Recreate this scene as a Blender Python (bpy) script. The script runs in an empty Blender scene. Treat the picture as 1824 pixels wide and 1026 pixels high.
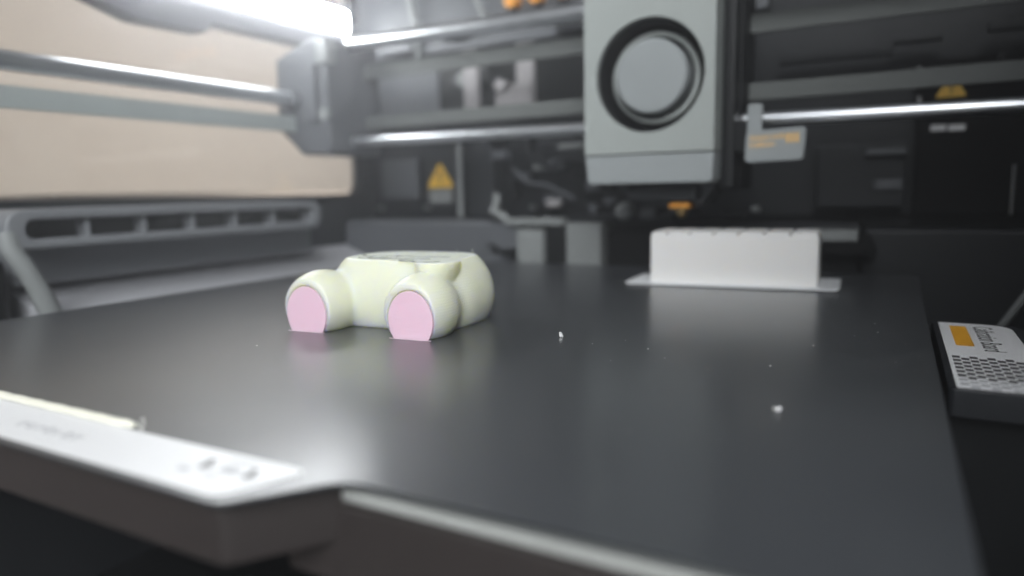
import bpy, bmesh, math, random
import numpy as np
from mathutils import Vector, Matrix

random.seed(7)
sc = bpy.context.scene
C = sc.collection
S = 0.01                      # everything below is written in centimetres

# ------------------------------------------------------------------ camera
cam_d = bpy.data.cameras.new('camera')
cam = bpy.data.objects.new('camera', cam_d)
C.objects.link(cam)
cam.location = (11.947 * S, -19.483 * S, 3.762 * S)
cam.rotation_euler = (math.radians(82.036), math.radians(1.1696), math.radians(28.621))
cam_d.sensor_width = 36.0
cam_d.lens = 24.548
cam_d.clip_start = 0.005
cam_d.clip_end = 20.0
cam_d.dof.use_dof = True
cam_d.dof.focus_distance = 0.168
cam_d.dof.aperture_fstop = 7.0
sc.camera = cam

# ------------------------------------------------------------------ world + exposure
w = bpy.data.worlds.new('World')
sc.world = w
w.use_nodes = True
w.node_tree.nodes['Background'].inputs['Color'].default_value = (0.93, 0.97, 1.0, 1)
w.node_tree.nodes['Background'].inputs['Strength'].default_value = 0.035
sc.view_settings.view_transform = 'Standard'
sc.view_settings.look = 'None'
sc.view_settings.gamma = 1.0
sc.view_settings.exposure = 0.52
sc.cycles.use_denoising = True
sc.cycles.max_bounces = 7
sc.cycles.diffuse_bounces = 3
sc.cycles.glossy_bounces = 4
sc.cycles.use_adaptive_sampling = True
sc.cycles.adaptive_threshold = 0.02
sc.cycles.caustics_reflective = False
sc.cycles.caustics_refractive = False
sc.cycles.sample_clamp_indirect = 6.0


def area(name, loc, target, size, power, col):
    d = bpy.data.lights.new(name, 'AREA')
    d.shape = 'DISK'
    d.size = size * S
    d.energy = power
    d.color = col
    o = bpy.data.objects.new(name, d)
    C.objects.link(o)
    o.location = Vector(loc) * S
    o.rotation_euler = (Vector(target) - Vector(loc)).to_track_quat('-Z', 'Y').to_euler()
    return o


# the lamp of the room the printer stands in (behind the camera, moved right to light the figure's side)
area('room_lamp', (46, -92, 66), (0, 2, 2), 80, 24.0, (0.97, 0.99, 1.0))
area('room_wall_fill', (-26, 70, 30), (-90, 70, 30), 120, 13.5, (1.0, 0.94, 0.88))  # added unseen fill that brightens the wall beyond the pane
LED_STRENGTH = 28.0

# ------------------------------------------------------------------ materials
MATS = {}


def mat(name, col, rough=0.5, metal=0.0, spec=0.5, bump=0.0, bscale=900.0, var=0.0, vscale=60.0,
        rvar=0.0, sss=0.0, sssr=(1, 1, 1), ssscale=0.003, emit=0.0, ecol=None, layers=0.0, lscale=520.0,
        coat=0.0, coatr=0.1, smudge=0.0, trans=0.0, ior=1.5):
    m = bpy.data.materials.new(name)
    m.use_nodes = True
    nt = m.node_tree
    b = nt.nodes['Principled BSDF']
    b.inputs['Base Color'].default_value = (*col, 1)
    b.inputs['Roughness'].default_value = rough
    b.inputs['Metallic'].default_value = metal
    b.inputs['Specular IOR Level'].default_value = spec
    b.inputs['IOR'].default_value = ior
    b.inputs['Coat Weight'].default_value = coat
    b.inputs['Coat Roughness'].default_value = coatr
    b.inputs['Transmission Weight'].default_value = trans
    if sss:
        b.inputs['Subsurface Weight'].default_value = sss
        b.inputs['Subsurface Radius'].default_value = sssr
        b.inputs['Subsurface Scale'].default_value = ssscale
    if emit:
        b.inputs['Emission Color'].default_value = (*(ecol or col), 1)
        b.inputs['Emission Strength'].default_value = emit
    tc = nt.nodes.new('ShaderNodeTexCoord')
    if smudge:
        ns = nt.nodes.new('ShaderNodeTexNoise')
        ns.inputs['Scale'].default_value = 28
        ns.inputs['Detail'].default_value = 9
        ns.inputs['Roughness'].default_value = 0.68
        ns.inputs['Distortion'].default_value = 0.8
        nt.links.new(tc.outputs['Object'], ns.inputs['Vector'])
        ms = nt.nodes.new('ShaderNodeMapRange')
        ms.inputs['From Min'].default_value = 0.35
        ms.inputs['From Max'].default_value = 0.65
        ms.inputs['To Min'].default_value = coatr - smudge
        ms.inputs['To Max'].default_value = coatr + smudge
        nt.links.new(ns.outputs['Fac'], ms.inputs['Value'])
        nt.links.new(ms.outputs['Result'], b.inputs['Coat Roughness'])
    if var or rvar:
        n = nt.nodes.new('ShaderNodeTexNoise')
        n.inputs['Scale'].default_value = vscale
        n.inputs['Detail'].default_value = 6
        n.inputs['Roughness'].default_value = 0.6
        nt.links.new(tc.outputs['Object'], n.inputs['Vector'])
        if var:
            hv = nt.nodes.new('ShaderNodeMix')
            hv.data_type = 'RGBA'
            hv.inputs[6].default_value = (*[c * (1 - var) for c in col], 1)
            hv.inputs[7].default_value = (*[min(1, c * (1 + var)) for c in col], 1)
            nt.links.new(n.outputs['Fac'], hv.inputs[0])
            nt.links.new(hv.outputs[2], b.inputs['Base Color'])
        if rvar:
            mr = nt.nodes.new('ShaderNodeMapRange')
            mr.inputs['From Min'].default_value = 0.3
            mr.inputs['From Max'].default_value = 0.7
            mr.inputs['To Min'].default_value = rough - rvar
            mr.inputs['To Max'].default_value = rough + rvar
            nt.links.new(n.outputs['Fac'], mr.inputs['Value'])
            nt.links.new(mr.outputs['Result'], b.inputs['Roughness'])
    last = None
    if bump:
        n2 = nt.nodes.new('ShaderNodeTexNoise')
        n2.inputs['Scale'].default_value = bscale
        n2.inputs['Detail'].default_value = 4
        nt.links.new(tc.outputs['Object'], n2.inputs['Vector'])
        bp = nt.nodes.new('ShaderNodeBump')
        bp.inputs['Strength'].default_value = bump
        bp.inputs['Distance'].default_value = 0.0003
        nt.links.new(n2.outputs['Fac'], bp.inputs['Height'])
        last = bp
    if layers:
        wv = nt.nodes.new('ShaderNodeTexWave')
        wv.wave_type = 'BANDS'
        wv.bands_direction = 'Z'
        wv.inputs['Scale'].default_value = lscale
        wv.inputs['Distortion'].default_value = 0.6
        wv.inputs['Detail'].default_value = 1
        wv.inputs['Detail Scale'].default_value = 0.15
        nt.links.new(tc.outputs['Object'], wv.inputs['Vector'])
        bp = nt.nodes.new('ShaderNodeBump')
        bp.inputs['Strength'].default_value = layers
        bp.inputs['Distance'].default_value = 0.0001
        nt.links.new(wv.outputs['Fac'], bp.inputs['Height'])
        if last:
            nt.links.new(last.outputs['Normal'], bp.inputs['Normal'])
        last = bp
    if last:
        nt.links.new(last.outputs['Normal'], b.inputs['Normal'])
    MATS[name] = m
    return m


mat('plate', (0.036, 0.040, 0.045), 0.46, ior=1.6, bump=0.04, bscale=3200, var=0.10, vscale=70, rvar=0.012, coat=0.65, coatr=0.215, smudge=0.02)
mat('plate_rim', (0.16, 0.165, 0.17), 0.35, spec=0.5, bump=0.05)
mat('sticker_white', (0.84, 0.85, 0.86), 0.35, var=0.03, vscale=90)
mat('ink_grey', (0.07, 0.07, 0.075), 0.5, var=0.1)
mat('ink_faint', (0.50, 0.51, 0.53), 0.5, var=0.06)
mat('ink_black', (0.015, 0.015, 0.017), 0.45)
mat('ink_orange', (0.83, 0.40, 0.025), 0.45, var=0.05)
mat('ink_yellow', (0.85, 0.52, 0.06), 0.45, var=0.05)
mat('ink_gold', (0.80, 0.50, 0.17), 0.5, var=0.05)
mat('bead_pla', (0.80, 0.79, 0.68), 0.5, bump=0.05)
mat('gap_shade', (0.22, 0.23, 0.20), 0.6)  # shade of the gaps between printed lines, given as colour
mat('cream_pla', (0.71, 0.73, 0.605), 0.42, sss=1.0, sssr=(1.0, 0.89, 0.28), ssscale=0.0085, bump=0.04, bscale=1200,
    layers=0.25, lscale=430, var=0.02, vscale=160)
mat('cream_top', (0.76, 0.80, 0.71), 0.42, sss=0.6, sssr=(1.0, 0.92, 0.42), ssscale=0.0035, bump=0.5, bscale=420)
mat('pink_pla', (0.81, 0.555, 0.665), 0.5, sss=0.5, sssr=(1.0, 0.6, 0.7), ssscale=0.0022, layers=0.16, lscale=430)
mat('white_pla', (0.84, 0.83, 0.81), 0.45, sss=0.35, sssr=(1, 0.9, 0.75), ssscale=0.0025, layers=0.15, var=0.02, vscale=120)
mat('white_brim', (0.80, 0.82, 0.84), 0.42, sss=0.3, ssscale=0.001, bump=0.1)
mat('black_plastic', (0.007, 0.008, 0.009), 0.45, spec=0.3, bump=0.12, bscale=1500, rvar=0.06, vscale=80)
mat('dark_plastic', (0.015, 0.017, 0.020), 0.48, spec=0.4, bump=0.15, bscale=1500, var=0.12, rvar=0.06, vscale=60)
mat('grey_plastic', (0.105, 0.112, 0.122), 0.50, bump=0.15, bscale=1500, var=0.08, rvar=0.05, vscale=60)
mat('duct_grey', (0.20, 0.21, 0.222), 0.50, bump=0.15, bscale=1500, var=0.08, rvar=0.05, vscale=60)
mat('skirt_grey', (0.48, 0.485, 0.51), 0.5, bump=0.12, bscale=1500, var=0.05)  # pale grey carries the glare veil over the left side
mat('light_plastic', (0.25, 0.265, 0.262), 0.50, bump=0.1, bscale=1500, var=0.05)
mat('pale_plastic', (0.40, 0.385, 0.39), 0.45, bump=0.1, var=0.05)
mat('cover_grey', (0.365, 0.395, 0.38), 0.46, bump=0.08, bscale=1800, var=0.03, rvar=0.04)
mat('cover_low', (0.315, 0.34, 0.345), 0.46, bump=0.08, bscale=1800, var=0.03, rvar=0.04)
mat('void_black', (0.006, 0.006, 0.007), 0.7, spec=0.2)
mat('chrome', (0.90, 0.93, 0.96), 0.32, metal=1.0, rvar=0.03, vscale=200)
mat('belt', (0.36, 0.40, 0.39), 0.62, bump=0.3, bscale=1400, var=0.1)  # lighter belt copy: haze and lamp light put into the colour
mat('belt_dark', (0.12, 0.13, 0.125), 0.62, bump=0.3, bscale=1400, var=0.1)
mat('steel', (0.50, 0.51, 0.52), 0.32, metal=1.0, rvar=0.06)
mat('alu', (0.34, 0.35, 0.335), 0.45, rvar=0.05, var=0.05)
mat('brown_panel', (0.027, 0.022, 0.021), 0.55, bump=0.1, var=0.1)
mat('brass', (0.75, 0.52, 0.22), 0.3, metal=1.0)
mat('orange_part', (0.80, 0.34, 0.04), 0.45, var=0.06)
mat('led', (1, 1, 1), 0.5, emit=LED_STRENGTH, ecol=(0.95, 0.98, 1.0))
mat('led_housing', (0.10, 0.10, 0.11), 0.45, bump=0.08, var=0.05)
mat('room_paint', (0.60, 0.53, 0.47), 0.85, bump=0.2, bscale=120, var=0.03, vscale=4)
mat('room_shelf', (0.20, 0.17, 0.15), 0.7, var=0.1)
mat('clear_string', (0.75, 0.76, 0.70), 0.35, sss=0.4)
mat('dust', (0.62, 0.62, 0.60), 0.6)


def clear_glass():
    m = bpy.data.materials.new('clear_glass')
    m.use_nodes = True
    nt = m.node_tree
    nt.nodes.clear()
    out = nt.nodes.new('ShaderNodeOutputMaterial')
    mix = nt.nodes.new('ShaderNodeMixShader')
    tr = nt.nodes.new('ShaderNodeBsdfTransparent')
    tr.inputs['Color'].default_value = (0.93, 0.94, 0.93, 1)
    gl = nt.nodes.new('ShaderNodeBsdfGlossy')
    gl.inputs['Roughness'].default_value = 0.04
    mix.inputs[0].default_value = 0.05
    nt.links.new(tr.outputs[0], mix.inputs[1])
    nt.links.new(gl.outputs[0], mix.inputs[2])
    nt.links.new(mix.outputs[0], out.inputs[0])
    MATS['clear_glass'] = m


clear_glass()

# ------------------------------------------------------------------ builders
ORG = {}


def thing(name, label, cat, loc, group=None):
    o = bpy.data.objects.new(name, None)
    o.empty_display_size = 0.01
    C.objects.link(o)
    o.location = Vector(loc) * S
    o['label'] = label
    o['category'] = cat
    if group:
        o['group'] = group
    ORG[o.name] = Vector(loc)
    return o


def tag(o, label, cat, group=None):
    o['label'] = label
    o['category'] = cat
    if group:
        o['group'] = group
    return o


def link(name, me, m, parent=None, loc=(0, 0, 0), label=None):
    o = bpy.data.objects.new(name, me)
    C.objects.link(o)
    if m:
        me.materials.append(MATS[m])
    if parent is not None:
        o.parent = parent
        ORG[o.name] = ORG[parent.name]
    else:
        o.location = Vector(loc) * S
        ORG[o.name] = Vector(loc)
    if label:
        o['label'] = label
    return o


def obj(name, bm, m, parent=None, loc=(0, 0, 0), smooth=True, label=None, kind=None, angle=35):
    org = ORG[parent.name] if parent is not None else Vector(loc)
    me = bpy.data.meshes.new(name)
    bmesh.ops.recalc_face_normals(bm, faces=bm.faces[:])
    for v in bm.verts:
        v.co = (v.co - org) * S
    for f in bm.faces:
        f.smooth = smooth
    if smooth:
        lim = math.radians(angle)
        for e in bm.edges:
            if len(e.link_faces) == 2 and e.calc_face_angle(0.0) > lim:
                e.smooth = False
    bm.to_mesh(me)
    bm.free()
    o = link(name, me, m, parent, loc, label)
    if smooth:
        wn = o.modifiers.new('weighted_normal', 'WEIGHTED_NORMAL')
        wn.keep_sharp = True
        wn.weight = 90
    if kind:
        o['kind'] = kind
    return o


def struct(name, bm, m, loc=(0, 0, 0), **k):
    return obj(name, bm, m, None, loc, kind='structure', **k)


def bevel_new(bm, geom_faces, wdt, seg=2, ang=25):
    if wdt <= 0:
        return
    es = set()
    for f in geom_faces:
        for e in f.edges:
            if len(e.link_faces) == 2 and e.calc_face_angle(0.0) > math.radians(ang):
                es.add(e)
    bmesh.ops.bevel(bm, geom=list(es), offset=wdt, segments=seg, profile=0.5, affect='EDGES', clamp_overlap=True)


def put(axis, p, a):
    if axis == 'z':
        return (p[0], p[1], a)
    if axis == 'y':
        return (p[0], a, p[1])
    return (a, p[0], p[1])


def prism(bm, poly, axis, a0, a1, bevel=0.0, seg=2, ang=25):
    v0 = [bm.verts.new(put(axis, p, a0)) for p in poly]
    v1 = [bm.verts.new(put(axis, p, a1)) for p in poly]
    n = len(poly)
    fs = [bm.faces.new(v0[::-1]), bm.faces.new(v1)]
    for i in range(n):
        fs.append(bm.faces.new((v0[i], v0[(i + 1) % n], v1[(i + 1) % n], v1[i])))
    bmesh.ops.recalc_face_normals(bm, faces=fs)
    bevel_new(bm, fs, bevel, seg, ang)
    return bm


def ring(bm, inner, outer, axis, a0, a1, bevel=0.0, seg=2, ang=40):
    n = len(inner)
    L = [[bm.verts.new(put(axis, p, a)) for p in loop] for loop in (inner, outer) for a in (a0, a1)]
    i0, i1, o0, o1 = L
    fs = []
    for i in range(n):
        j = (i + 1) % n
        fs.append(bm.faces.new((i0[i], i0[j], o0[j], o0[i])))
        fs.append(bm.faces.new((i1[i], o1[i], o1[j], i1[j])))
        fs.append(bm.faces.new((i0[i], i1[i], i1[j], i0[j])))
        fs.append(bm.faces.new((o0[i], o0[j], o1[j], o1[i])))
    bmesh.ops.recalc_face_normals(bm, faces=fs)
    bevel_new(bm, fs, bevel, seg, ang)
    return bm


def box(bm, x0, x1, y0, y1, z0, z1, bevel=0.05, seg=2):
    return prism(bm, [(x0, y0), (x1, y0), (x1, y1), (x0, y1)], 'z', z0, z1, bevel, seg)


def B(*a, **k):
    return box(bmesh.new(), *a, **k)


def PR(*a, **k):
    return prism(bmesh.new(), *a, **k)


def rpoly(pts, rad, seg=6):
    out = []
    n = len(pts)
    for i, p in enumerate(pts):
        r = rad[i] if isinstance(rad, (list, tuple)) else rad
        p = Vector(p).to_2d() if len(p) == 3 else Vector(p)
        a = Vector(pts[i - 1])
        b = Vector(pts[(i + 1) % n])
        d0 = (a - p).normalized()
        d1 = (b - p).normalized()
        if r <= 0:
            out.append(tuple(p))
            continue
        half = d0.angle(d1) / 2
        t = r / math.tan(half)
        cen = p + (d0 + d1).normalized() * (r / math.sin(half))
        s = p + d0 * t - cen
        e = p + d1 * t - cen
        a0 = math.atan2(s.y, s.x)
        a1 = math.atan2(e.y, e.x)
        da = (a1 - a0 + math.pi) % (2 * math.pi) - math.pi
        for k in range(seg + 1):
            aa = a0 + da * k / seg
            out.append((cen.x + r * math.cos(aa), cen.y + r * math.sin(aa)))
    return out


def rrect(x0, x1, y0, y1, r, seg=6):
    return rpoly([(x0, y0), (x1, y0), (x1, y1), (x0, y1)], r, seg)


def tube(bm, pts, rad, n=14, cap=True):
    pts = [Vector(p) for p in pts]
    rads = rad if isinstance(rad, (list, tuple)) else [rad] * len(pts)
    rings = []
    up = None
    for i, p in enumerate(pts):
        if i == 0:
            t = pts[1] - p
        elif i == len(pts) - 1:
            t = p - pts[i - 1]
        else:
            t = (pts[i + 1] - p).normalized() + (p - pts[i - 1]).normalized()
        t.normalize()
        if up is None:
            up = Vector((0, 0, 1)) if abs(t.z) < 0.9 else Vector((1, 0, 0))
        s = t.cross(up).normalized()
        u = s.cross(t).normalized()
        up = u
        rings.append([bm.verts.new(p + (s * math.cos(2 * math.pi * k / n) + u * math.sin(2 * math.pi * k / n)) * rads[i])
                      for k in range(n)])
    for a, b in zip(rings, rings[1:]):
        for k in range(n):
            bm.faces.new((a[k], a[(k + 1) % n], b[(k + 1) % n], b[k]))
    if cap:
        bm.faces.new(rings[0][::-1])
        bm.faces.new(rings[-1])
    return bm


def T(*a, **k):
    return tube(bmesh.new(), *a, **k)


def lathe(bm, prof, cx, cz, axis_y=True, n=48):
    """profile (r, y) turned about a Y axis through (cx, cz)"""
    rings = []
    for r, yv in prof:
        if r <= 1e-6:
            rings.append([bm.verts.new((cx, yv, cz))])
        else:
            rings.append([bm.verts.new((cx + r * math.cos(2 * math.pi * k / n), yv, cz + r * math.sin(2 * math.pi * k / n)))
                          for k in range(n)])
    for a, b in zip(rings, rings[1:]):
        if len(a) == 1 and len(b) == 1:
            continue
        for k in range(n):
            j = (k + 1) % n
            if len(a) == 1:
                bm.faces.new((a[0], b[j], b[k]))
            elif len(b) == 1:
                bm.faces.new((a[k], a[j], b[0]))
            else:
                bm.faces.new((a[k], a[j], b[j], b[k]))
    return bm


def xform(bm, M):
    bmesh.ops.transform(bm, matrix=M, verts=bm.verts[:])
    return bm


def quadsheet(bm, pts):
    bm.faces.new([bm.verts.new(p) for p in pts])
    return bm


# ------------------------------------------------------------------ the printer's chamber (setting)
# back wall, in front of it a stepped lower skirt
back = struct('wall_back', B(-21, 19.5, 19.5, 20.2, -14, 24, bevel=0.1), 'dark_plastic')
struct('wall_right', B(18.2, 18.9, -17, 19.48, -14, 24, bevel=0.1), 'black_plastic')
struct('floor', B(-21, 19.5, -17, 20.2, -14.8, -14.02, bevel=0.1), 'black_plastic')
win_i = rrect(-15, 18.1, 3.72, 21.5, 0.9, 8)
win_o = rrect(-17, 19.48, -14, 24, 0.01, 8)
wl = struct('wall_left', ring(bmesh.new(), win_i, win_o, 'x', -21.1, -20.5, bevel=0.05), 'dark_plastic')
gl = obj('window_pane', PR(rrect(-15.2, 18.3, 3.5, 21.7, 0.9, 6), 'x', -21.05, -20.85), 'clear_glass', wl)
# dark rim strip around the lower edge of the side window
obj('window_trim', PR(rpoly([(-15, 3.40), (18.6, 3.40), (18.6, 3.74), (-15, 3.74)], 0.1, 3), 'x', -20.5, -20.2, 0.05), 'dark_plastic', wl)
# the room seen through the side pane
struct('room_wall', B(-92, -90, -120, 420, -60, 130, bevel=0.0), 'room_paint')
sh = obj('shelf_board', B(-44, -30, 3, 60, 3.3, 4.05, bevel=0.15), 'room_shelf')
tag(sh, 'dark low edge in the beige room beyond the side pane', 'shelf')

# sloping skirt between side wall and bed, left; lower side wall panel
bm = bmesh.new()
prism(bm, [(-20.45, 0.42), (-20.45, -6), (-13.6, -6), (-13.6, -2.2)], 'y', -4.6, 19.4, 0.04)
struct('skirt_left', bm, 'skirt_grey')

# lower back skirt
bk = struct('skirt_back', B(-20.4, -8.9, 16.2, 19.4, -8, 2.02, bevel=0.35, seg=4), 'grey_plastic')
bm = PR(rpoly([(10.6, -8), (18.1, -8), (18.1, 1.72), (10.6, 1.72)], [0, 0, 0.2, 0.2], 4), 'y', 16.1, 19.4, 0.22, seg=4)
struct('skirt_back_right', bm, 'dark_plastic')
struct('skirt_back_middle', B(-8.85, 10.55, 16.6, 19.4, -8, 1.9, bevel=0.1), 'dark_plastic')
# diagonal ledge in the right-hand corner
struct('skirt_right', PR([(18.15, 1.2), (18.15, -9), (16.2, -9), (16.2, -2.4)], 'y', -10, 16.0, 0.15), 'dark_plastic')

tag(obj('corner_highlight', T([(15.2, 12, -2.5), (15.6, 12, -1.77), (16.27, 12, -0.56), (17.2, 12, 1.1)], 0.13, n=14), 'light_plastic', loc=(15.2, 12, -2.5)),  # wall edge highlight, put in as a pale bar
    'pale bar drawn as a slanting strut behind the calibration board at the right edge', 'highlight')
# ------------------------------------------------------------------ auxiliary fan duct on the left
fd = thing('fan_duct', 'long dark grey duct with a slotted outlet under the side window', 'air duct', (-18, 2, 0.4))
duct_i = rrect(-5.25, 9.55, 2.28, 3.02, 0.36, 8)
duct_o = rrect(-5.95, 10.15, 1.92, 3.42, 0.70, 8)
obj('outlet_frame', ring(bmesh.new(), duct_i, duct_o, 'x', -20.1, -16.5, 0.10, 3), 'duct_grey', fd)
obj('slot_shade', PR(rrect(-5.5, 9.8, 2.1, 3.2, 0.5, 6), 'x', -18.6, -17.5), 'void_black', fd)  # black plug standing in for the shade inside the slots
for yv in (-2.8, -0.35, 2.1, 4.52, 6.95):
    obj('divider', PR(rrect(yv - 0.09, yv + 0.09, 2.2, 3.1, 0.03, 2), 'x', -17.48, -16.75, 0.02), 'duct_grey', fd)
obj('duct_body', B(-20.4, -18.7, -4.9, 11.5, 0.30, 1.98, bevel=0.15, seg=3), 'duct_grey', fd)
edge_path = [(-16.9, -5.75, 2.55), (-16.75, -5.75, 2.0), (-16.6, -5.45, 1.35), (-16.6, -5.1, 0.6), (-16.6, -4.75, -0.4), (-16.6, -4.4, -1.6)]
obj('duct_edge_highlight', T(edge_path, [0.42, 0.36, 0.36, 0.38, 0.40, 0.42], n=16), 'light_plastic', fd)  # rounded duct edge catching light, put in as a lighter rib
obj('duct_side', B(-20.4, -17.6, -12.5, -5.4, -6, 1.75, bevel=0.6, seg=5), 'black_plastic', fd)

# ------------------------------------------------------------------ LED light bar, upper left
lb = thing('light_bar', 'glowing white light bar in a grey housing above the side pane', 'lamp', (-19.6, 8, 12.5))
hp = rpoly([(-0.6, 12.6), (1.9, 11.95), (5.6, 12.0), (6.1, 12.55), (16.4, 12.55), (16.4, 15.6), (-0.6, 15.6)],
           [0.5, 0.3, 0.3, 0.2, 0.3, 0.3, 0.3], 4)
obj('housing', PR(hp, 'x', -20.45, -19.25, 0.1), 'led_housing', lb)
obj('diffuser', PR(rrect(0.4, 16.1, 13.72, 15.12, 0.30, 6), 'x', -19.22, -18.95, 0.1, seg=3), 'led', lb)

# ------------------------------------------------------------------ Y rail + belt on the left
tag(obj('guide_rod', T([(-18, -16.5, 9.05), (-18, 10.6, 9.05)], 0.40, n=28), 'chrome', loc=(-18, 0, 9.05)),
    'shiny round steel rod running along the side pane', 'rod')
tag(obj('drive_belt', PR(rrect(7.32, 8.18, -18.12, -17.9, 0.02, 2), 'y', -16.5, 10.5), 'belt', loc=(-18, 0, 7.7)) if False else
    obj('drive_belt', B(-18.12, -17.92, -16.5, 10.5, 7.25, 8.12, bevel=0.03), 'belt', loc=(-18, 0, 7.7)),
    'flat grey belt running below the side rod, parallel to it', 'belt')

# ------------------------------------------------------------------ X gantry
ga = thing('gantry', 'crossbar of two bright steel rods and two grey belts with a block end', 'gantry', (0, 12, 6.0))
cpoly = rpoly([(-19.3, 7.5), (-17.5, 5.95), (-15.4, 5.95), (-15.4, 12.2), (-16.6, 12.2), (-19.2, 11.3)], 0.2, 4)
cb = obj('end_block', PR(cpoly, 'y', 10.0, 14.4, 0.15, seg=3), 'grey_plastic', ga)
obj('block_rib', B(-16.9, -16.1, 9.7, 10.05, 7.7, 10.8, bevel=0.1), 'grey_plastic', cb)
obj('bearing', T([(-18, 9.6, 9.05), (-18, 10.4, 9.05)], 0.62, n=24), 'grey_plastic', cb)
obj('clamp', B(-16.0, -15.15, 9.8, 10.6, 10.75, 12.0, bevel=0.15), 'light_plastic', cb)
obj('screw', T([(-15.7, 9.85, 8.1), (-15.7, 10.2, 8.1)], 0.32, n=16), 'light_plastic', cb)
obj('rod', T([(-15.6, 12, 12.06), (18.0, 12, 11.75)], 0.40, n=28), 'chrome', ga, label='upper shiny steel rod of the crossbar')
obj('rod', T([(-15.6, 12, 6.72), (18.0, 12, 6.40)], 0.29, n=28), 'chrome', ga, label='lower shiny steel rod of the crossbar')
obj('belt', B(-15.5, 18.0, 13.0, 13.2, 10.25, 11.05, bevel=0.03), 'belt_dark', ga)
obj('belt', B(-15.5, 18.0, 13.0, 13.2, 7.42, 8.15, bevel=0.03), 'belt_dark', ga)

# ------------------------------------------------------------------ toolhead
th = thing('toolhead', 'light grey print head with a round recessed fan cover on its front', 'print head', (2.8, 9, 3.9))
cx, cz, R0 = 2.84, 8.30, 2.28
x0, x1, z0, z1 = 0.02, 5.52, 5.18, 14.0
angs = sorted(set([2 * math.pi * k / 72 for k in range(72)] +
                  [math.atan2(zz - cz, xx - cx) % (2 * math.pi) for xx in (x0, x1) for zz in (z0, z1)]))
inn, out = [], []
for a in angs:
    c, s = math.cos(a), math.sin(a)
    tx = ((x1 if c > 0 else x0) - cx) / c if abs(c) > 1e-9 else 1e9
    tz = ((z1 if s > 0 else z0) - cz) / s if abs(s) > 1e-9 else 1e9
    t = min(tx, tz)
    inn.append((cx + R0 * c, cz + R0 * s))
    out.append((cx + t * c, cz + t * s))
cov = obj('front_cover', ring(bmesh.new(), inn, out, 'y', 9.0, 11.4, 0.17, 4), 'cover_grey', th)
lo_ = rpoly([(0.16, 3.93), (5.46, 3.93), (5.52, 5.12), (0.02, 5.12)], [0.15, 0.15, 0, 0], 4)
obj('lower_cover', PR(lo_, 'y', 9.02, 11.3, 0.06, seg=3), 'cover_low', th)
obj('fan_recess', lathe(bmesh.new(), [(0, 10.5), (R0 + 0.05, 10.5), (R0 + 0.05, 10.7), (0, 10.7)], cx, cz), 'void_black', th)
obj('groove_shade', lathe(bmesh.new(), [(R0 - 0.03, 9.22), (R0 - 0.10, 9.3), (R0 - 0.16, 10.48)], cx, cz), 'black_plastic', th)  # shade on the groove wall, put in as a black lining
obj('fan_ring', lathe(bmesh.new(), [(1.66, 10.45), (1.67, 9.96), (1.70, 9.92), (1.84, 9.92), (1.88, 9.97), (1.89, 10.45)], cx, cz), 'cover_grey', th)
obj('fan_disc', lathe(bmesh.new(), [(0, 9.22), (1.2, 9.23), (1.42, 9.25), (1.49, 9.31), (1.51, 9.4), (1.51, 10.45)], cx, cz), 'cover_low', th)
obj('rear_body', B(0.25, 6.1, 11.42, 14.2, 3.6, 14.0, bevel=0.15), 'black_plastic', th)
obj('side_duct', B(5.55, 6.05, 10.2, 11.38, 3.7, 14.0, bevel=0.12), 'black_plastic', th)
hb = obj('hotend', B(1.6, 4.6, 10.0, 12.6, 3.15, 3.90, bevel=0.12), 'dark_plastic', th)
obj('hotend_shroud', PR(rpoly([(0.6, 3.9), (5.2, 3.9), (4.6, 3.05), (3.9, 2.85), (1.6, 3.1)], 0.1, 3), 'y', 11.0, 13.4, 0.08), 'grey_plastic', th)
obj('silicone_sock', B(3.35, 4.25, 10.3, 11.4, 2.86, 3.12, bevel=0.06), 'orange_part', th)
obj('nozzle', T([(3.8, 10.9, 2.88), (3.8, 10.9, 2.62), (3.8, 10.9, 2.42)], [0.30, 0.26, 0.07], n=16), 'brass', th)
# lever tag at its right side
tgp = rpoly([(6.52, 4.66), (8.72, 4.70), (8.80, 5.98), (6.56, 5.88)], 0.18, 5)
tg = obj('lever_tag', PR(tgp, 'y', 9.9, 10.15, 0.05, seg=3), 'cover_low', th, label='small light grey tag with two lines of yellow lettering')
obj('lever_stem', PR(rrect(6.58, 7.16, 5.7, 6.95, 0.12, 4), 'y', 9.95, 10.2, 0.05), 'cover_low', tg)
obj('lever_arm', B(6.0, 6.9, 10.25, 11.2, 5.1, 6.4, bevel=0.1), 'black_plastic', tg)


def glyph_row(bm, x, z, dx, hgt, y, n, slope=0.03, gap=0.3):
    wdt = dx / n
    for k in range(n):
        xa = x + k * wdt
        za = z + slope * (xa - x)
        kind = random.random()
        xb = xa + wdt * (1 - gap)
        st = wdt * 0.26
        rs = [(xa, xa + st, za, za + hgt)]
        if kind < 0.7:
            rs.append((xb - st, xb, za, za + hgt * random.choice((0.6, 1))))
        if kind > 0.3:
            rs.append((xa + st, xb - st, za + hgt * 0.42, za + hgt * 0.6))
        if kind > 0.55 or kind < 0.2:
            rs.append((xa + st, xb - st, za, za + hgt * 0.2))
        for a, b, c, d in rs:
            if b > a:
                quadsheet(bm, [(a, y, c), (b, y, c), (b, y, d), (a, y, d)])
    return bm


bm = bmesh.new()
glyph_row(bm, 6.72, 5.52, 1.36, 0.20, 9.893, 9, gap=0.10)
glyph_row(bm, 6.72, 5.25, 0.98, 0.20, 9.893, 6, gap=0.10)
for k in range(3):
    quadsheet(bm, [(8.08 + k * 0.17, 9.893, 5.38), (8.2 + k * 0.17, 9.893, 5.38), (8.2 + k * 0.17, 9.893, 5.74), (8.08 + k * 0.17, 9.893, 5.74)])
obj('yellow_lettering', bm, 'ink_gold', tg, smooth=False)

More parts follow.
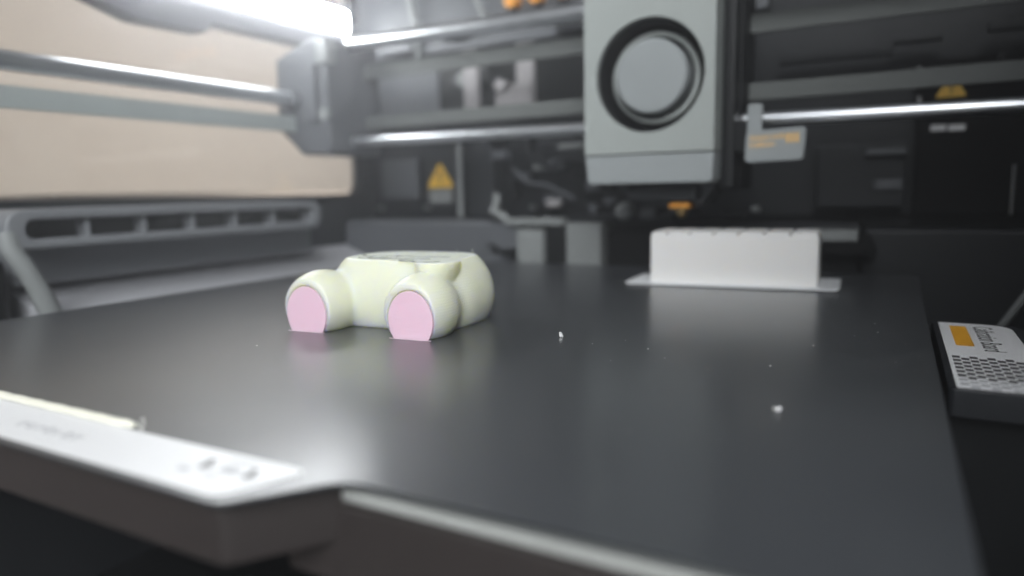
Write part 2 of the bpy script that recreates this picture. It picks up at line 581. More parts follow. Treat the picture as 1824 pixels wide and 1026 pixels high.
# ------------------------------------------------------------------ things on the back wall
rb = thing('rear_machinery', 'dark rear machinery with pale uprights behind the crossbar', 'machinery', (0, 18.5, 6))
obj('rear_panel', B(-19.8, 18, 19.0, 19.45, 2.2, 12.2, bevel=0.05), 'dark_plastic', rb)
obj('upper_panel', B(-19.8, 6, 17.9, 19.0, 12.3, 18, bevel=0.2), 'grey_plastic', rb)
obj('left_panel', B(-19.6, -13.9, 18.4, 18.98, 8.2, 11.7, bevel=0.1), 'grey_plastic', rb)
for a, b in ((-11.15, -10.15), (-7.55, -6.45)):
    obj('upright', B(a, b, 17.0, 17.4, 8.2, 12.0, bevel=0.06), 'pale_plastic', rb)
obj('dark_opening_slab', B(-13.7, -11.75, 18.3, 18.98, 8.8, 11.4, bevel=0.05), 'black_plastic', rb)  # dark openings put in as black slabs, not cut out
obj('dark_opening_slab', B(-10.4, -7.9, 18.3, 18.98, 8.6, 11.8, bevel=0.05), 'black_plastic', rb)
obj('dark_opening_slab', B(-6.9, -2.0, 18.3, 18.98, 8.6, 11.7, bevel=0.05), 'black_plastic', rb)
obj('bracket', PR(rpoly([(-8.9, 8.5), (-6.6, 8.5), (-6.6, 10.0), (-7.7, 9.8), (-8.1, 9.4), (-8.9, 9.3)], 0.1, 3), 'y', 16.9, 17.2, 0.05), 'pale_plastic', rb)
obj('screw_head', T([(-11.6, 17.6, 10.5), (-11.6, 18.3, 10.5)], 0.42, n=18), 'light_plastic', rb)
obj('screw_head', T([(-8.9, 17.4, 9.9), (-8.9, 18.3, 9.9)], 0.38, n=18), 'pale_plastic', rb)
for a in (-15.6, -13.4, -11.6, -9.2):
    obj('clip', B(a, a + 0.6, 16.9, 17.6, 7.0, 7.6, bevel=0.05), 'dark_plastic', rb)
obj('cable', T([(-15.2, 17.4, 18), (-15.0, 17.3, 15.5), (-14.7, 17.4, 13.5), (-14.9, 17.8, 12.2)], 0.22, n=12), 'light_plastic', rb)
obj('cable', T([(-10.6, 17.4, 16), (-10.1, 17.3, 14.6), (-9.7, 17.6, 13.2)], 0.16, n=12), 'light_plastic', rb)
obj('access_plate', B(-18.6, -15.7, 18.2, 18.6, 3.4, 5.9, bevel=0.12), 'grey_plastic', rb)
obj('vertical_rod', T([(-11.6, 17, 2.2), (-11.6, 17, 6.6)], 0.17, n=14), 'light_plastic', rb)
obj('rail_post', B(-10.9, -9.4, 17.3, 18.8, 2.1, 7.2, bevel=0.15), 'dark_plastic', rb)
for k, (xx, zz, xl, zl, yy, mm) in enumerate(((-17.6, 12.5, 2.6, 0.5, 17.2, 'grey_plastic'), (-12.9, 12.9, 1.8, 0.6, 17.3, 'dark_plastic'), (-5.2, 12.4, 2.2, 0.5, 17.2, 'dark_plastic'),
        (-12.6, 6.9, 1.2, 0.4, 17.4, 'light_plastic'), (-9.3, 5.6, 1.0, 0.5, 17.0, 'grey_plastic'), (-7.7, 6.1, 0.8, 0.9, 17.3, 'black_plastic'),
        (-6.6, 4.9, 1.1, 0.35, 17.0, 'light_plastic'), (-5.0, 6.0, 1.6, 0.3, 17.0, 'light_plastic'), (-4.2, 4.2, 0.8, 1.1, 17.3, 'black_plastic'), (-8.6, 3.4, 0.7, 1.0, 17.2, 'black_plastic'))):
    obj('small_block', B(xx, xx + xl, yy, yy + 0.7, zz, zz + zl, bevel=0.08), mm, rb)
for k in range(5):
    obj('screw_head', T([(-19.0 + 3.9 * k, 18.7, 2.75), (-19.0 + 3.9 * k, 18.2, 2.75)], 0.16, n=14), 'steel', rb)
obj('cable', T([(-7.2, 17.2, 6.9), (-6.6, 16.8, 5.6), (-5.4, 16.8, 5.0), (-4.4, 16.9, 5.6), (-3.2, 17.2, 5.2), (-2.0, 17.3, 3.0)], 0.14, n=12), 'dark_plastic', rb)
obj('cable', T([(-7.9, 17.1, 5.0), (-6.9, 16.8, 4.2), (-5.6, 16.9, 4.0), (-4.0, 17.0, 3.2)], 0.12, n=12), 'grey_plastic', rb)
# dim hardware behind the rods on the right
for a in ((6.6, 11.5, 9.5, 9.95, 17.5), (11.5, 13.4, 9.9, 10.25, 17.4), (13.0, 16.2, 8.55, 8.8, 17.4), (15.0, 16.6, 10.0, 10.4, 17.2)):
    obj('bar', B(a[0], a[1], a[4], a[4] + 0.5, a[2], a[3], bevel=0.06), 'dark_plastic', rb)
obj('pin', T([(12.6, 17.2, 8.0), (12.6, 17.2, 8.75)], 0.13, n=12), 'steel', rb)
obj('pin', T([(12.65, 17.2, 7.0), (12.65, 17.2, 7.5)], 0.08, n=12), 'steel', rb)
obj('bulb_pin', T([(15.5, 17.0, 8.9), (15.5, 16.8, 8.95)], 0.12, n=12), 'dark_plastic', rb)
obj('hinge_block', B(8.5, 12.3, 17.6, 18.9, 2.6, 5.6, bevel=0.12), 'dark_plastic', rb)
obj('hinge_lip', B(10.6, 12.3, 17.2, 17.7, 5.0, 5.3, bevel=0.08), 'grey_plastic', rb)
obj('hinge_lip', B(11.0, 12.2, 17.4, 17.7, 3.4, 3.9, bevel=0.08), 'grey_plastic', rb)
obj('edge_post', T([(16.3, 17.2, 2.3), (16.3, 17.2, 4.4)], 0.07, n=10), 'steel', rb)
obj('black_panel', B(12.6, 18.0, 18.2, 18.95, 2.2, 9.2, bevel=0.1), 'void_black', rb)
# white two-part mark low on the right of the rear panel
obj('white_mark', B(13.15, 13.75, 18.12, 18.19, 6.03, 6.30, bevel=0.02), 'sticker_white', rb)
obj('white_mark', B(13.85, 14.5, 18.12, 18.19, 6.00, 6.27, bevel=0.02), 'sticker_white', rb)

# orange knobs along the top
for k, (xx, zz) in enumerate(((-7.96, 14.5), (-6.4, 14.55), (-4.76, 14.6))):
    bm = T([(xx, 17.9, zz), (xx, 17.5, zz), (xx, 17.2, zz), (xx, 17.1, zz)], [0.42, 0.44, 0.40, 0.24], n=20)
    kn = thing('orange_knob', ['orange round knob above the upper rod, farthest from the print head',
                               'middle one of three orange round knobs above the upper rod',
                               'orange round knob above the upper rod, next to the print head'][k], 'knob', (xx, 17.9, zz),
               'orange knobs along the top of the rear panel')
    obj('cap', bm, 'orange_part', kn)
    obj('stem', B(xx - 0.2, xx + 0.2, 17.4, 17.85, zz - 0.95, zz - 0.42, bevel=0.04), 'dark_plastic', kn)


def warning(xc, y, z0, wd, hg, label, block):
    t = thing('warning_label', label, 'warning label', (xc, y, z0))
    obj('triangle', PR(rpoly([(xc - wd / 2, z0), (xc + wd / 2, z0), (xc, z0 + hg)], wd * 0.06, 4), 'y', y - 0.05, y), 'ink_yellow', t)
    bm = bmesh.new()
    prism(bm, [(xc - wd * .025, z0 + hg * .30), (xc + wd * .025, z0 + hg * .30), (xc + wd * .035, z0 + hg * .66), (xc - wd * .035, z0 + hg * .66)], 'y', y - 0.065, y - 0.052)
    prism(bm, rrect(xc - wd * .04, xc + wd * .04, z0 + hg * .13, z0 + hg * .22, wd * .02, 3), 'y', y - 0.065, y - 0.052)
    obj('exclamation_mark', bm, 'ink_black', t)
    if block:
        obj('text_panel', B(xc - wd * .40, xc + wd * .40, y - 0.05, y, z0 - 1.0, z0 - 0.12, bevel=0.02), 'light_plastic', t)


warning(-13.94, 18.35, 4.02, 2.15, 1.62, 'yellow warning triangle above a grey patch, behind the cream figure', True)
warning(13.85, 17.9, 7.46, 1.25, 1.1, 'yellow warning triangle above the rod at the dark right side', False)
obj('label_backing', B(-15.3, -12.6, 18.36, 18.98, 2.9, 6.2, bevel=0.08), 'dark_plastic', rb)

# ------------------------------------------------------------------ wiper and purge parts behind the bed
pw = thing('purge_station', 'cluster of grey and black blocks behind the bed', 'wiper station', (-3, 15.5, 0))
obj('base_block', B(-8.7, 2.2, 15.4, 16.55, -5, 0.05, bevel=0.1), 'grey_plastic', pw)
obj('top_ledge', B(-7.1, -3.6, 14.6, 16.5, 1.85, 2.2, bevel=0.06), 'light_plastic', pw)
obj('hook', PR(rpoly([(-8.7, 1.0), (-6.6, -0.1), (-6.4, 1.9), (-8.0, 1.9), (-8.7, 1.6)], 0.12, 3), 'y', 15.0, 15.6, 0.06), 'grey_plastic', pw)
obj('black_stop', B(-7.35, -6.55, 14.5, 15.0, 0.05, 0.55, bevel=0.1), 'black_plastic', pw)
obj('light_block', B(-6.38, -4.78, 14.5, 16.4, -4, 1.62, bevel=0.08), 'light_plastic', pw)
obj('black_block', B(-4.75, -3.6, 14.8, 16.4, -4, 1.82, bevel=0.15), 'black_plastic', pw)
obj('light_block', B(-3.4, -1.42, 14.5, 16.4, -4, 1.98, bevel=0.10), 'light_plastic', pw)
obj('black_block', B(-1.35, 1.4, 15.2, 16.5, -4, 1.62, bevel=0.15), 'void_black', pw)  # dark recess between the parts, put in as a black block
obj('top_plate', B(-3.5, 2.3, 14.9, 16.9, 2.02, 2.35, bevel=0.08), 'dark_plastic', pw)
obj('lever', T([(-8.2, 15.6, 3.6), (-8.15, 15.5, 3.0), (-8.3, 15.3, 2.6), (-7.6, 15.2, 2.3), (-7.2, 15.2, 2.0)], [0.22, 0.22, 0.26, 0.26, 0.2], n=12), 'light_plastic', pw)
obj('dome', lathe(bmesh.new(), [(0, 14.7), (0.3, 14.75), (0.5, 14.95), (0.55, 15.3)], -0.3, 2.55), 'light_plastic', pw)
obj('clip', B(0.6, 1.4, 14.8, 15.2, 2.2, 2.7, bevel=0.12), 'grey_plastic', pw)
for a in ((-7.3, -6.5, 4.3, 4.8), (-5.6, -4.4, 3.0, 3.45), (-5.2, -4.3, 4.9, 5.5), (-3.2, -2.4, 3.6, 4.4), (-3.0, -1.6, 5.6, 5.9), (-2.6, -1.6, 4.6, 4.9)):
    obj('fitting', B(a[0] * 1.1, a[1] * 1.1, 17.4, 18.2, a[2], a[3], bevel=0.12), 'grey_plastic', pw)
obj('white_fitting', B(-5.8, -4.9, 17.0, 17.5, 2.75, 3.2, bevel=0.15), 'pale_plastic', pw)
for a in ((1.9, 2.7, 2.35, 2.75, 'grey_plastic'), (2.9, 3.5, 2.4, 2.6, 'black_plastic'), (4.6, 5.6, 2.3, 2.65, 'dark_plastic'), (5.9, 6.3, 2.5, 2.8, 'light_plastic'),
          (-2.4, -1.9, 2.4, 2.9, 'grey_plastic'), (-5.9, -5.5, 2.25, 2.6, 'black_plastic'), (-1.5, -0.9, 2.9, 3.3, 'grey_plastic')):
    obj('fitting', B(a[0], a[1], 15.2, 16.0, a[2], a[3], bevel=0.1), a[4], pw)
rbk = thing('rear_bracket', 'small grey bracket with a black foot right of the white block', 'bracket', (10, 15, 0.6))
obj('arm', B(8.2, 10.55, 14.6, 15.6, 1.22, 1.72, bevel=0.06), 'light_plastic', rbk)
obj('foot', PR(rpoly([(9.2, 0.62), (11.35, 0.66), (11.1, 1.2), (10.75, 1.75), (10.6, 1.2), (9.2, 1.2)], 0.08, 3), 'y', 14.7, 16.0, 0.05), 'void_black', rbk)

# ------------------------------------------------------------------ bed
hbed = thing('heat_bed', 'dark heated bed carrier under the build plate', 'printer bed', (0, 0, -1.2))
obj('bed_slab', B(-12.6, 12.6, -12.55, 12.6, -0.215, -0.06, bevel=0.02), 'black_plastic', hbed)
obj('edge_strip', B(-12.6, 12.62, -12.70, 12.5, -0.40, -0.22, bevel=0.05), 'alu', hbed, label='pale metal edge strip along the front of the bed')
car = rpoly([(-12.5, -12.78), (-5.9, -12.78), (-5.2, -12.2), (4.0, -12.2), (4.45, -12.78), (12.5, -12.78), (12.5, 12.5), (-12.5, 12.5)],
            [0.3, 0.3, 0.3, 0.3, 0.3, 0.3, 0.3, 0.3], 5)
obj('carrier', PR(car, 'z', -1.6, -0.405, 0.06), 'brown_panel', hbed)
tabc = rpoly([(-5.5, -12.65), (-4.6, -13.95), (4.6, -13.95), (5.55, -12.65)], [0, 0.25, 0.25, 0], 5)
obj('tab_support', PR(tabc, 'z', -0.98, -0.07, 0.06), 'brown_panel', hbed)

bp_ = thing('build_plate', 'wide dark matte build plate carrying the printed pieces', 'build plate', (0, 0, -0.05))
h = 12.85
out = rpoly([(-h, -h), (-5.7, -h), (-4.75, -14.1), (4.75, -14.1), (5.75, -h), (h, -h), (h, h), (-h, h)],
            [0.7, 0.5, 0.35, 0.35, 0.6, 0.7, 0.7, 0.7], 8)
pl = obj('plate_sheet', PR(out, 'z', -0.055, 0.0, 0.012, seg=2), 'plate', bp_)
lab = rpoly([(-5.2, -12.86), (-4.6, -13.98), (4.58, -13.98), (5.1, -12.83)], [0.1, 0.35, 0.35, 0.15], 5)
tl = obj('tab_label', PR(lab, 'z', 0.002, 0.010), 'sticker_white', bp_, label='white label strip on the front tab of the plate')


def flat(bm, x, y, dx, dy, z, rot=0.0):
    c, s = math.cos(rot), math.sin(rot)
    quadsheet(bm, [(x + a * c - b * s, y + a * s + b * c, z) for a, b in ((-dx, -dy), (dx, -dy), (dx, dy), (-dx, dy))])


bm = bmesh.new()
for x_, y_ in ((3.55, -13.28), (4.42, -13.28)):
    flat(bm, x_, y_, 0.05, 0.16, 0.0125, 0.25)
    flat(bm, x_ + 0.06, y_ - 0.05, 0.10, 0.035, 0.0125, 0.2)
obj('printed_mark', bm, 'ink_grey', tl, smooth=False)
bm = bmesh.new()
for (x_, y_, a, b) in ((4.0, -13.02, 0.28, 0.03), (3.95, -13.55, 0.14, 0.03), (3.4, -13.55, 0.10, 0.05), (4.05, -13.3, 0.16, 0.1)):
    flat(bm, x_, y_, a, b, 0.0125, 0.05)
obj('printed_mark', bm, 'ink_faint', tl, smooth=False)
bm = bmesh.new()
for k in range(7):
    x_ = -0.9 + k * 0.26
    flat(bm, x_, -13.48 + 0.03 * (k % 2), 0.035, 0.10, 0.0125, 0.2)
    if k % 3 != 1:
        flat(bm, x_ + 0.07, -13.42, 0.06, 0.03, 0.0125, 0.1)
    if k % 2:
        flat(bm, x_ + 0.06, -13.54, 0.06, 0.03, 0.0125, -0.1)
obj('printed_mark', bm, 'ink_faint', tl, smooth=False)

# purge line of cream filament along the front edge
pu = thing('purge_line', 'thin cream filament bead lying along the front edge of the plate', 'filament', (-3, -12.7, 0))
bm = bmesh.new()
N = 40
prev = None
sec = [(-0.5, 0), (-0.46, 0.6), (-0.2, 1.0), (0.2, 1.0), (0.46, 0.6), (0.5, 0)]
ringsv = []
for k in range(N + 1):
    x_ = -8.5 + 9.55 * k / N
    wv = 0.19 * (1 + 0.06 * math.sin(k * 1.7) + 0.04 * random.random())
    hv = 0.085 * (1 + 0.08 * math.sin(k * 2.3))
    if k == N:
        wv *= 0.5
        hv *= 0.6
    ringsv.append([bm.verts.new((x_, -12.72 + a * wv, 0.001 + b * hv)) for a, b in sec])
for a, b in zip(ringsv, ringsv[1:]):
    for k in range(5):
        bm.faces.new((a[k], a[k + 1], b[k + 1], b[k]))
    bm.faces.new((a[5], a[0], b[0], b[5]))
bm.faces.new(ringsv[0][::-1])
bm.faces.new(ringsv[-1])
obj('bead', bm, 'bead_pla', pu)
obj('strand', T([(1.04, -12.72, 0.05), (1.12, -12.74, 0.09), (1.22, -12.78, 0.10), (1.30, -12.80, 0.05), (1.36, -12.8, 0.012)], 0.012, n=8), 'clear_string', pu)
obj('strand', T([(1.34, -12.8, 0.012), (1.37, -12.77, 0.12), (1.33, -12.75, 0.20), (1.26, -12.76, 0.16)], 0.010, n=8), 'clear_string', pu)


# ------------------------------------------------------------------ cream printed figure
def surface_net(f, lo, hi, hh):
    n = [int(math.ceil((hi[i] - lo[i]) / hh)) + 1 for i in range(3)]
    ax = [lo[i] + hh * np.arange(n[i]) for i in range(3)]
    X, Y, Z = np.meshgrid(*ax, indexing='ij')
    F = f(X, Y, Z)
    ins = F < 0
    cn = [k - 1 for k in n]
    acc = np.zeros((*cn, 3))
    cnt = np.zeros(cn)

    def sl(a, o):
        return a[o[0]:o[0] + cn[0], o[1]:o[1] + cn[1], o[2]:o[2] + cn[2]]
    for axis in range(3):
        others = [i for i in range(3) if i != axis]
        for da in (0, 1):
            for db in (0, 1):
                o0 = [0, 0, 0]
                o0[others[0]] = da
                o0[others[1]] = db
                o1 = list(o0)
                o1[axis] = 1
                f0, f1 = sl(F, o0), sl(F, o1)
                cr = (f0 < 0) != (f1 < 0)
                t = np.where(cr, f0 / np.where(cr, f0 - f1, 1), 0)
                for i in range(3):
                    acc[..., i] += np.where(cr, (o0[i] + t) if i == axis else o0[i], 0)
                cnt += cr
    act = cnt > 0
    idx = -np.ones(cn, int)
    idx[act] = np.arange(act.sum())
    base = np.stack(np.nonzero(act), 1)
    V = (acc[act] / cnt[act][:, None] + base) * hh + np.array(lo)
    faces = []
    for axis in range(3):
        b, c = [(1, 2), (2, 0), (0, 1)][axis]
        s0 = [slice(1, -1)] * 3
        s1 = [slice(1, -1)] * 3
        s0[axis] = slice(0, -1)
        s1[axis] = slice(1, None)
        i0, i1 = ins[tuple(s0)], ins[tuple(s1)]
        for flip in (False, True):
            m = (i0 & ~i1) if not flip else (~i0 & i1)
            g = np.stack(np.nonzero(m), 1)
            off = np.array([1, 1, 1])
            off[axis] = 0
            g = g + off
            q = []
            for db, dc in ((-1, -1), (0, -1), (0, 0), (-1, 0)):
                gg = g.copy()
                gg[:, b] += db
                gg[:, c] += dc
                q.append(idx[gg[:, 0], gg[:, 1], gg[:, 2]])
            q = np.stack(q, 1)
            if flip:
                q = q[:, ::-1]
            faces.append(q)
    return V, np.concatenate(faces)


def smin(a, b, k):
    hh = np.clip(0.5 + 0.5 * (b - a) / k, 0, 1)
    return b * (1 - hh) + a * hh - k * hh * (1 - hh)


def smax(a, b, k):
    return -smin(-a, -b, k)


def ell(X, Y, Z, c, r, p=2.0):
    q = (np.abs((X - c[0]) / r[0]) ** p + np.abs((Y - c[1]) / r[1]) ** p + np.abs((Z - c[2]) / r[2]) ** 2) ** 0.5
    return (q - 1) * min(r) * (0.9 if p != 2 else 1.0)


PADX, PADZ, PADA, PADB = 1.67, 0.49, 0.665, 0.775
TOP = 1.90


def capsule(X, Y, Z, a, b, r):
    a = np.array(a)
    d = np.array(b) - a
    t = np.clip(((X - a[0]) * d[0] + (Y - a[1]) * d[1] + (Z - a[2]) * d[2]) / (d @ d), 0, 1)
    return np.sqrt((X - a[0] - t * d[0]) ** 2 + (Y - a[1] - t * d[1]) ** 2 + (Z - a[2] - t * d[2]) ** 2) - r


def figure(X, Y, Z):
    body = ell(X, Y, Z, (0.13, 2.70, 0.75), (2.36, 1.80, 1.60), 3.0)
    d = body
    for s in (-1, 1):
        foot = ell(X, Y, Z, (s * 1.64, 0.72, 0.66), (0.93, 1.22, 0.99))
        foot = smax(foot, -Y, 0.06)
        d = smin(d, foot, 0.22)
        d = smin(d, capsule(X, Y, Z, (s * 1.72, 1.0, 0.5), (s * 1.55, 2.9, 0.5), 0.62), 0.2)
    arm = ell(X, Y, Z, (1.70, 1.50, 1.95), (0.60, 0.74, 0.88))
    d = smin(d, arm, 0.07)
    d = smax(d, Z - TOP, 0.008)
    d = smax(d, -Z + 0.004, 0.03)
    for s in (-1, 1):   # shallow pocket for the pink pad
        q = (np.sqrt(((X - s * PADX) / (PADA + 0.02)) ** 2 + ((Z - PADZ) / (PADB + 0.02)) ** 2) - 1) * 0.7
        d = np.maximum(d, -np.maximum(q, Y - 0.10))
    return d


V, Fq = surface_net(figure, (-2.8, -0.25, -0.1), (2.8, 4.8, 2.1), 0.034)
rot = math.radians(5.0)
FO = Vector((-0.53, -5.44, 0.0))
fig = thing('toy_figure', 'cream printed lower half of a toy animal with two pink foot pads', 'toy', FO)
me = bpy.data.meshes.new('body')
cR, sR = math.cos(rot), math.sin(rot)
Vw = np.stack([V[:, 0] * cR - V[:, 1] * sR, V[:, 0] * sR + V[:, 1] * cR, V[:, 2]], 1) * S
me.from_pydata(Vw.tolist(), [], Fq.tolist())
me.polygons.foreach_set('use_smooth', [True] * len(me.polygons))
me.update()
me.set_sharp_from_angle(angle=math.radians(38))
body = link('body', me, 'cream_pla', fig)
me.materials.append(MATS['cream_top'])
zc = V[Fq].mean(1)[:, 2]
nz = np.zeros(len(Fq))
mi = (zc > TOP - 0.012).astype(int)
me.polygons.foreach_set('material_index', mi.tolist())


def fig_xf(bm):
    return xform(bm, Matrix.Translation(FO) @ Matrix.Rotation(rot, 4, 'Z'))


for s in (-1, 1):
    poly = []
    for k in range(72):
        a = 2 * math.pi * k / 72
        zz = PADZ + PADB * math.sin(a)
        xx = s * PADX + PADA * math.cos(a)
        poly.append((xx, max(zz, 0.006)))
    # keep a clean flat bottom
    pts = []
    for p in poly:
        if not pts or (abs(p[0] - pts[-1][0]) > 1e-6 or abs(p[1] - pts[-1][1]) > 1e-6):
            pts.append(p)
    pad = obj('foot_pad', fig_xf(PR(pts, 'y', 0.010, 0.12, 0.014, seg=2, ang=40)), 'pink_pla', fig, label='pink flat sole pad')
    obj('elephant_lip', fig_xf(T([(s * PADX - 0.62, -0.02, 0.012), (s * PADX - 0.3, -0.035, 0.012), (s * PADX + 0.3, -0.03, 0.012), (s * PADX + 0.62, -0.015, 0.012)],
                                 [0.010, 0.014, 0.014, 0.010], n=8)), 'pink_pla', pad)
# dark tubes for the shaded gaps between lines on the cut top face
for k, (a0, b0, ra, rb2, a1, a2) in enumerate(((0.95, 1.30, 0.34, 0.16, 1.6, 5.4), (1.45, 1.35, 0.45, 0.40, 3.3, 6.1), (-0.35, 1.75, 0.75, 0.12, 2.8, 6.2), (0.2, 1.95, 1.1, 0.2, 3.3, 6.0),
                                               (-0.7, 2.4, 0.7, 0.2, 2.6, 5.8), (0.6, 2.6, 0.9, 0.25, 3.4, 6.2))):
    pts = []
    for i in range(25):
        a = a1 + (a2 - a1) * i / 24
        pts.append((a0 + ra * math.cos(a), b0 + rb2 * math.sin(a) + 0.03 * math.sin(5 * a), TOP + 0.004 + 0.004 * math.sin(9 * a)))
    obj('gap_line', fig_xf(T(pts, 0.012, n=8)), 'gap_shade', fig)
for (xx, yy, hh) in ((1.72, 3.55, 0.13), (1.05, 3.85, 0.08), (0.2, 3.95, 0.04)):
    obj('filament_hair', fig_xf(T([(xx, yy, TOP - 0.02), (xx + 0.01, yy, TOP + hh * 0.6), (xx - 0.02, yy, TOP + hh), (xx + 0.03, yy, TOP + hh + 0.015)],
                                  [0.008, 0.007, 0.010, 0.006], n=6)), 'clear_string', fig)
obj('stray_blob', fig_xf(T([(2.32, 1.25, 0.62), (2.36, 1.42, 0.63), (2.37, 1.6, 0.64)], [0.01, 0.016, 0.008], n=6)), 'cream_top', fig)

# ------------------------------------------------------------------ white printed block with brim
BO = Vector((6.55, 8.4, 0))
wb = thing('printed_block', 'white rectangular printed block with grooved top and flat brim', 'printed part', BO)
BR = Matrix.Translation(BO) @ Matrix.Rotation(math.radians(3.0), 4, 'Z')
obj('block_body', xform(B(-3.02, 3.02, -1.22, 1.25, 0.02, 1.92, bevel=0.06, seg=3), BR), 'white_pla', wb)
edges = [-3.02, -2.36, -1.50, -0.62, 0.28, 1.18, 2.08, 3.02]
for a, b in zip(edges, edges[1:]):
    obj('ridge', xform(B(a + 0.06, b - 0.06, -1.20, 1.23, 1.88, 2.05, bevel=0.035), BR), 'white_pla', wb)
bm = bmesh.new()
pb = rrect(-3.95, 3.75, -1.62, 1.5, 0.18, 5)
prism(bm, pb, 'z', 0.002, 0.045, 0.015)
for v in bm.verts:      # the right end has curled up a little
    if v.co.x > 3.3:
        v.co.z += (v.co.x - 3.3) ** 2 * 0.55
    if v.co.x < -3.3:
        v.co.z += (-3.3 - v.co.x) ** 2 * 0.12
obj('brim', xform(bm, BR), 'white_brim', wb)

# ------------------------------------------------------------------ calibration board beside the plate
CO = Vector((14.4, 0, -1.0))
cbd = thing('calibration_board', 'dark block with a white calibration sticker beside the plate', 'calibration board', CO)
y0c, y1c, xa, xb = -4.0, 3.2, 13.14, 14.80
zt = -0.16
obj('board_base', PR(rpoly([(xa - 0.14, y0c - 0.10), (xb + 0.25, y0c - 0.10), (xb + 0.25, y1c + 0.1), (xa - 0.14, y1c + 0.1)], [0.12, 0.2, 0.3, 0.05], 4),
                    'z', -0.74, zt, 0.05), 'dark_plastic', cbd)
obj('board_foot', B(12.95, 16.1, y0c + 0.4, y1c + 3, -6, -0.75, bevel=0.1), 'black_plastic', cbd)
stk = obj('sticker', PR(rpoly([(xa, y0c), (xb, y0c), (xb, y1c), (xa, y1c)], [0.05, 0.05, 0.6, 0.05], 5), 'z', zt + 0.002, zt + 0.012), 'sticker_white', cbd)
zi = zt + 0.0145
obj('orange_bar', PR(rrect(xa + 0.24, xa + 0.62, 0.05, 2.72, 0.08, 3), 'z', zi - 0.002, zi), 'ink_orange', stk)
bm = bmesh.new()
bm2 = bmesh.new()
pit = (xb - xa - 0.16) / 9
for k in range(9):
    for r in range(9):
        x_ = xa + 0.08 + k * pit
        yy = -1.25 - r * 0.35 - (0.18 if k % 2 else 0)
        if yy < -3.9:
            continue
        quadsheet(bm if r < 6 else bm2, [(x_, yy - 0.13, zi), (x_ + pit * 0.9, yy - 0.13, zi), (x_ + pit * 0.9, yy + 0.10, zi), (x_, yy + 0.10, zi)])
obj('pattern', bm, 'ink_grey', stk, smooth=False)
obj('pattern_fade', bm2, 'ink_faint', stk, smooth=False)
cu = bpy.data.curves.new('board_text', 'FONT')
cu.body = 'Calibration Board'
cu.size = 1.0
cu.offset = 0.004
tmp = bpy.data.objects.new('board_text', cu)
C.objects.link(tmp)
bpy.context.view_layer.update()
tme = bpy.data.meshes.new_from_object(tmp.evaluated_get(bpy.context.evaluated_depsgraph_get()))
bpy.data.objects.remove(tmp)
bm = bmesh.new()
bm.from_mesh(tme)
xs = [v.co.x for v in bm.verts]
ln = max(xs) - min(xs)
k = 3.15 / ln
for v in bm.verts:
    tx, ty = v.co.x - min(xs), v.co.y
    v.co = Vector((xa + 0.78 + ty * 0.62, 2.75 - tx * k, zi))
obj('lettering', bm, 'ink_black', stk, smooth=False)

# ------------------------------------------------------------------ crumbs on the plate
bm = bmesh.new()
bmesh.ops.create_icosphere(bm, subdivisions=3, radius=1)
for v in bm.verts:
    n_ = 0.10 * math.sin(v.co.x * 5 + 1) * math.cos(v.co.y * 4)
    v.co *= 1 + n_
    v.co = Vector((v.co.x * 0.058, v.co.y * 0.034, v.co.z * 0.036))
xform(bm, Matrix.Translation((10.39, -7.45, 0.04)) @ Matrix.Rotation(0.9, 4, 'Z') @ Matrix.Rotation(-0.3, 4, 'Y'))
cr = thing('crumb', 'white rice-shaped plastic crumb on the plate', 'crumb', (10.37, -7.35, 0))
obj('grain', bm, 'white_pla', cr)
bm = bmesh.new()
bmesh.ops.create_icosphere(bm, subdivisions=2, radius=1)
for v in bm.verts:
    v.co = Vector((v.co.x * 0.022, v.co.y * 0.026, v.co.z * 0.036))
xform(bm, Matrix.Translation((10.315, -7.43, 0.035)))
obj('grain', bm, 'clear_string', cr)
bm = bmesh.new()
prism(bm, [(-0.05, 0), (0.05, 0), (0.02, 0.06), (-0.035, 0.13)], 'y', -0.03, 0.03, 0.008)
for v in bm.verts:
    v.co.x += v.co.z * 0.2 * (1 if v.co.y > 0 else -1)
xform(bm, Matrix.Translation((4.55, -3.43, 0.002)) @ Matrix.Rotation(0.5, 4, 'Z'))
fl = obj('flake', bm, 'white_pla', loc=(4.55, -3.43, 0))
tag(fl, 'pointed white flake on the plate between the figure and white block', 'flake')
bm = bmesh.new()
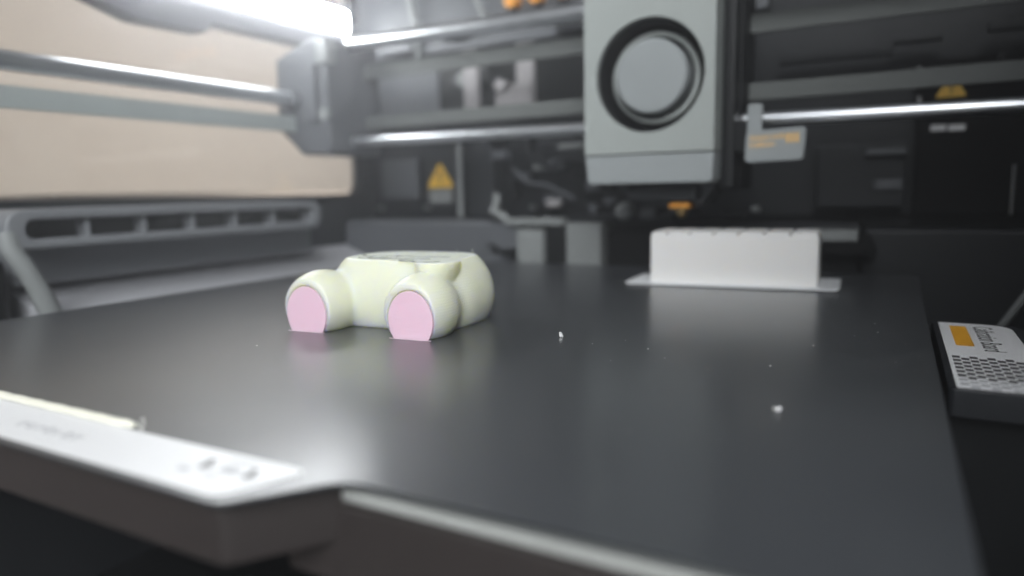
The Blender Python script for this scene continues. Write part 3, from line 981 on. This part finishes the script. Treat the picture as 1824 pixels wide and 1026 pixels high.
spots = [(5.1, -3.6), (5.6, -3.9), (6.2, -3.2), (7.0, -3.9), (7.6, -4.6), (8.47, -9.49), (8.2, -6.1), (8.7, -5.2), (9.8, -4.4), (10.4, -2.0),
         (11.2, -0.5), (11.6, 1.4), (12.1, -3.0), (12.5, 3.2), (10.9, 2.2), (9.2, 0.6), (12.3, -1.0), (11.0, -4.6), (-2.06, -7.44),
         (11.7, 0.2), (12.55, -2.2), (8.9, -2.9), (7.9, -0.8), (6.6, -5.3), (5.2, 0.4)]
for (xx, yy) in spots:
    r = random.choice((0.007, 0.009, 0.012, 0.018))
    tmpb = bmesh.new()
    bmesh.ops.create_icosphere(tmpb, subdivisions=1, radius=1)
    m_ = Matrix.Translation((xx, yy, r * 0.45)) @ Matrix.Rotation(random.random() * 3, 4, 'Z') @ Matrix.Diagonal((r * random.uniform(1, 2.0), r, r * 0.6, 1))
    bmesh.ops.transform(tmpb, matrix=m_, verts=tmpb.verts[:])
    mm = bpy.data.meshes.new('t')
    tmpb.to_mesh(mm)
    tmpb.free()
    bm.from_mesh(mm)
    bpy.data.meshes.remove(mm)
ds = obj('dust_specks', bm, 'dust', kind='stuff')
tag(ds, 'tiny pale specks of plastic dust scattered on the plate', 'dust')

# ------------------------------------------------------------------ lens glare, imitated by a thin scattering volume
hz = bmesh.new()
box(hz, -89.5, 60, -140, 410, -15.5, 125, bevel=0)
ho = obj('glare_veil', hz, None, kind='stuff')
hm = bpy.data.materials.new('glare_veil')
hm.use_nodes = True
hm.node_tree.nodes.clear()
vo = hm.node_tree.nodes.new('ShaderNodeOutputMaterial')
pv = hm.node_tree.nodes.new('ShaderNodeVolumePrincipled')
pv.inputs['Color'].default_value = (0.95, 0.96, 1.0, 1)
pv.inputs['Density'].default_value = 0.68
pv.inputs['Anisotropy'].default_value = 0.70
hm.node_tree.links.new(pv.outputs[0], vo.inputs['Volume'])
ho.data.materials.append(hm)
tag(ho, 'pale lens glare around the glowing light bar, imitated by a thin volume', 'glare_veil')
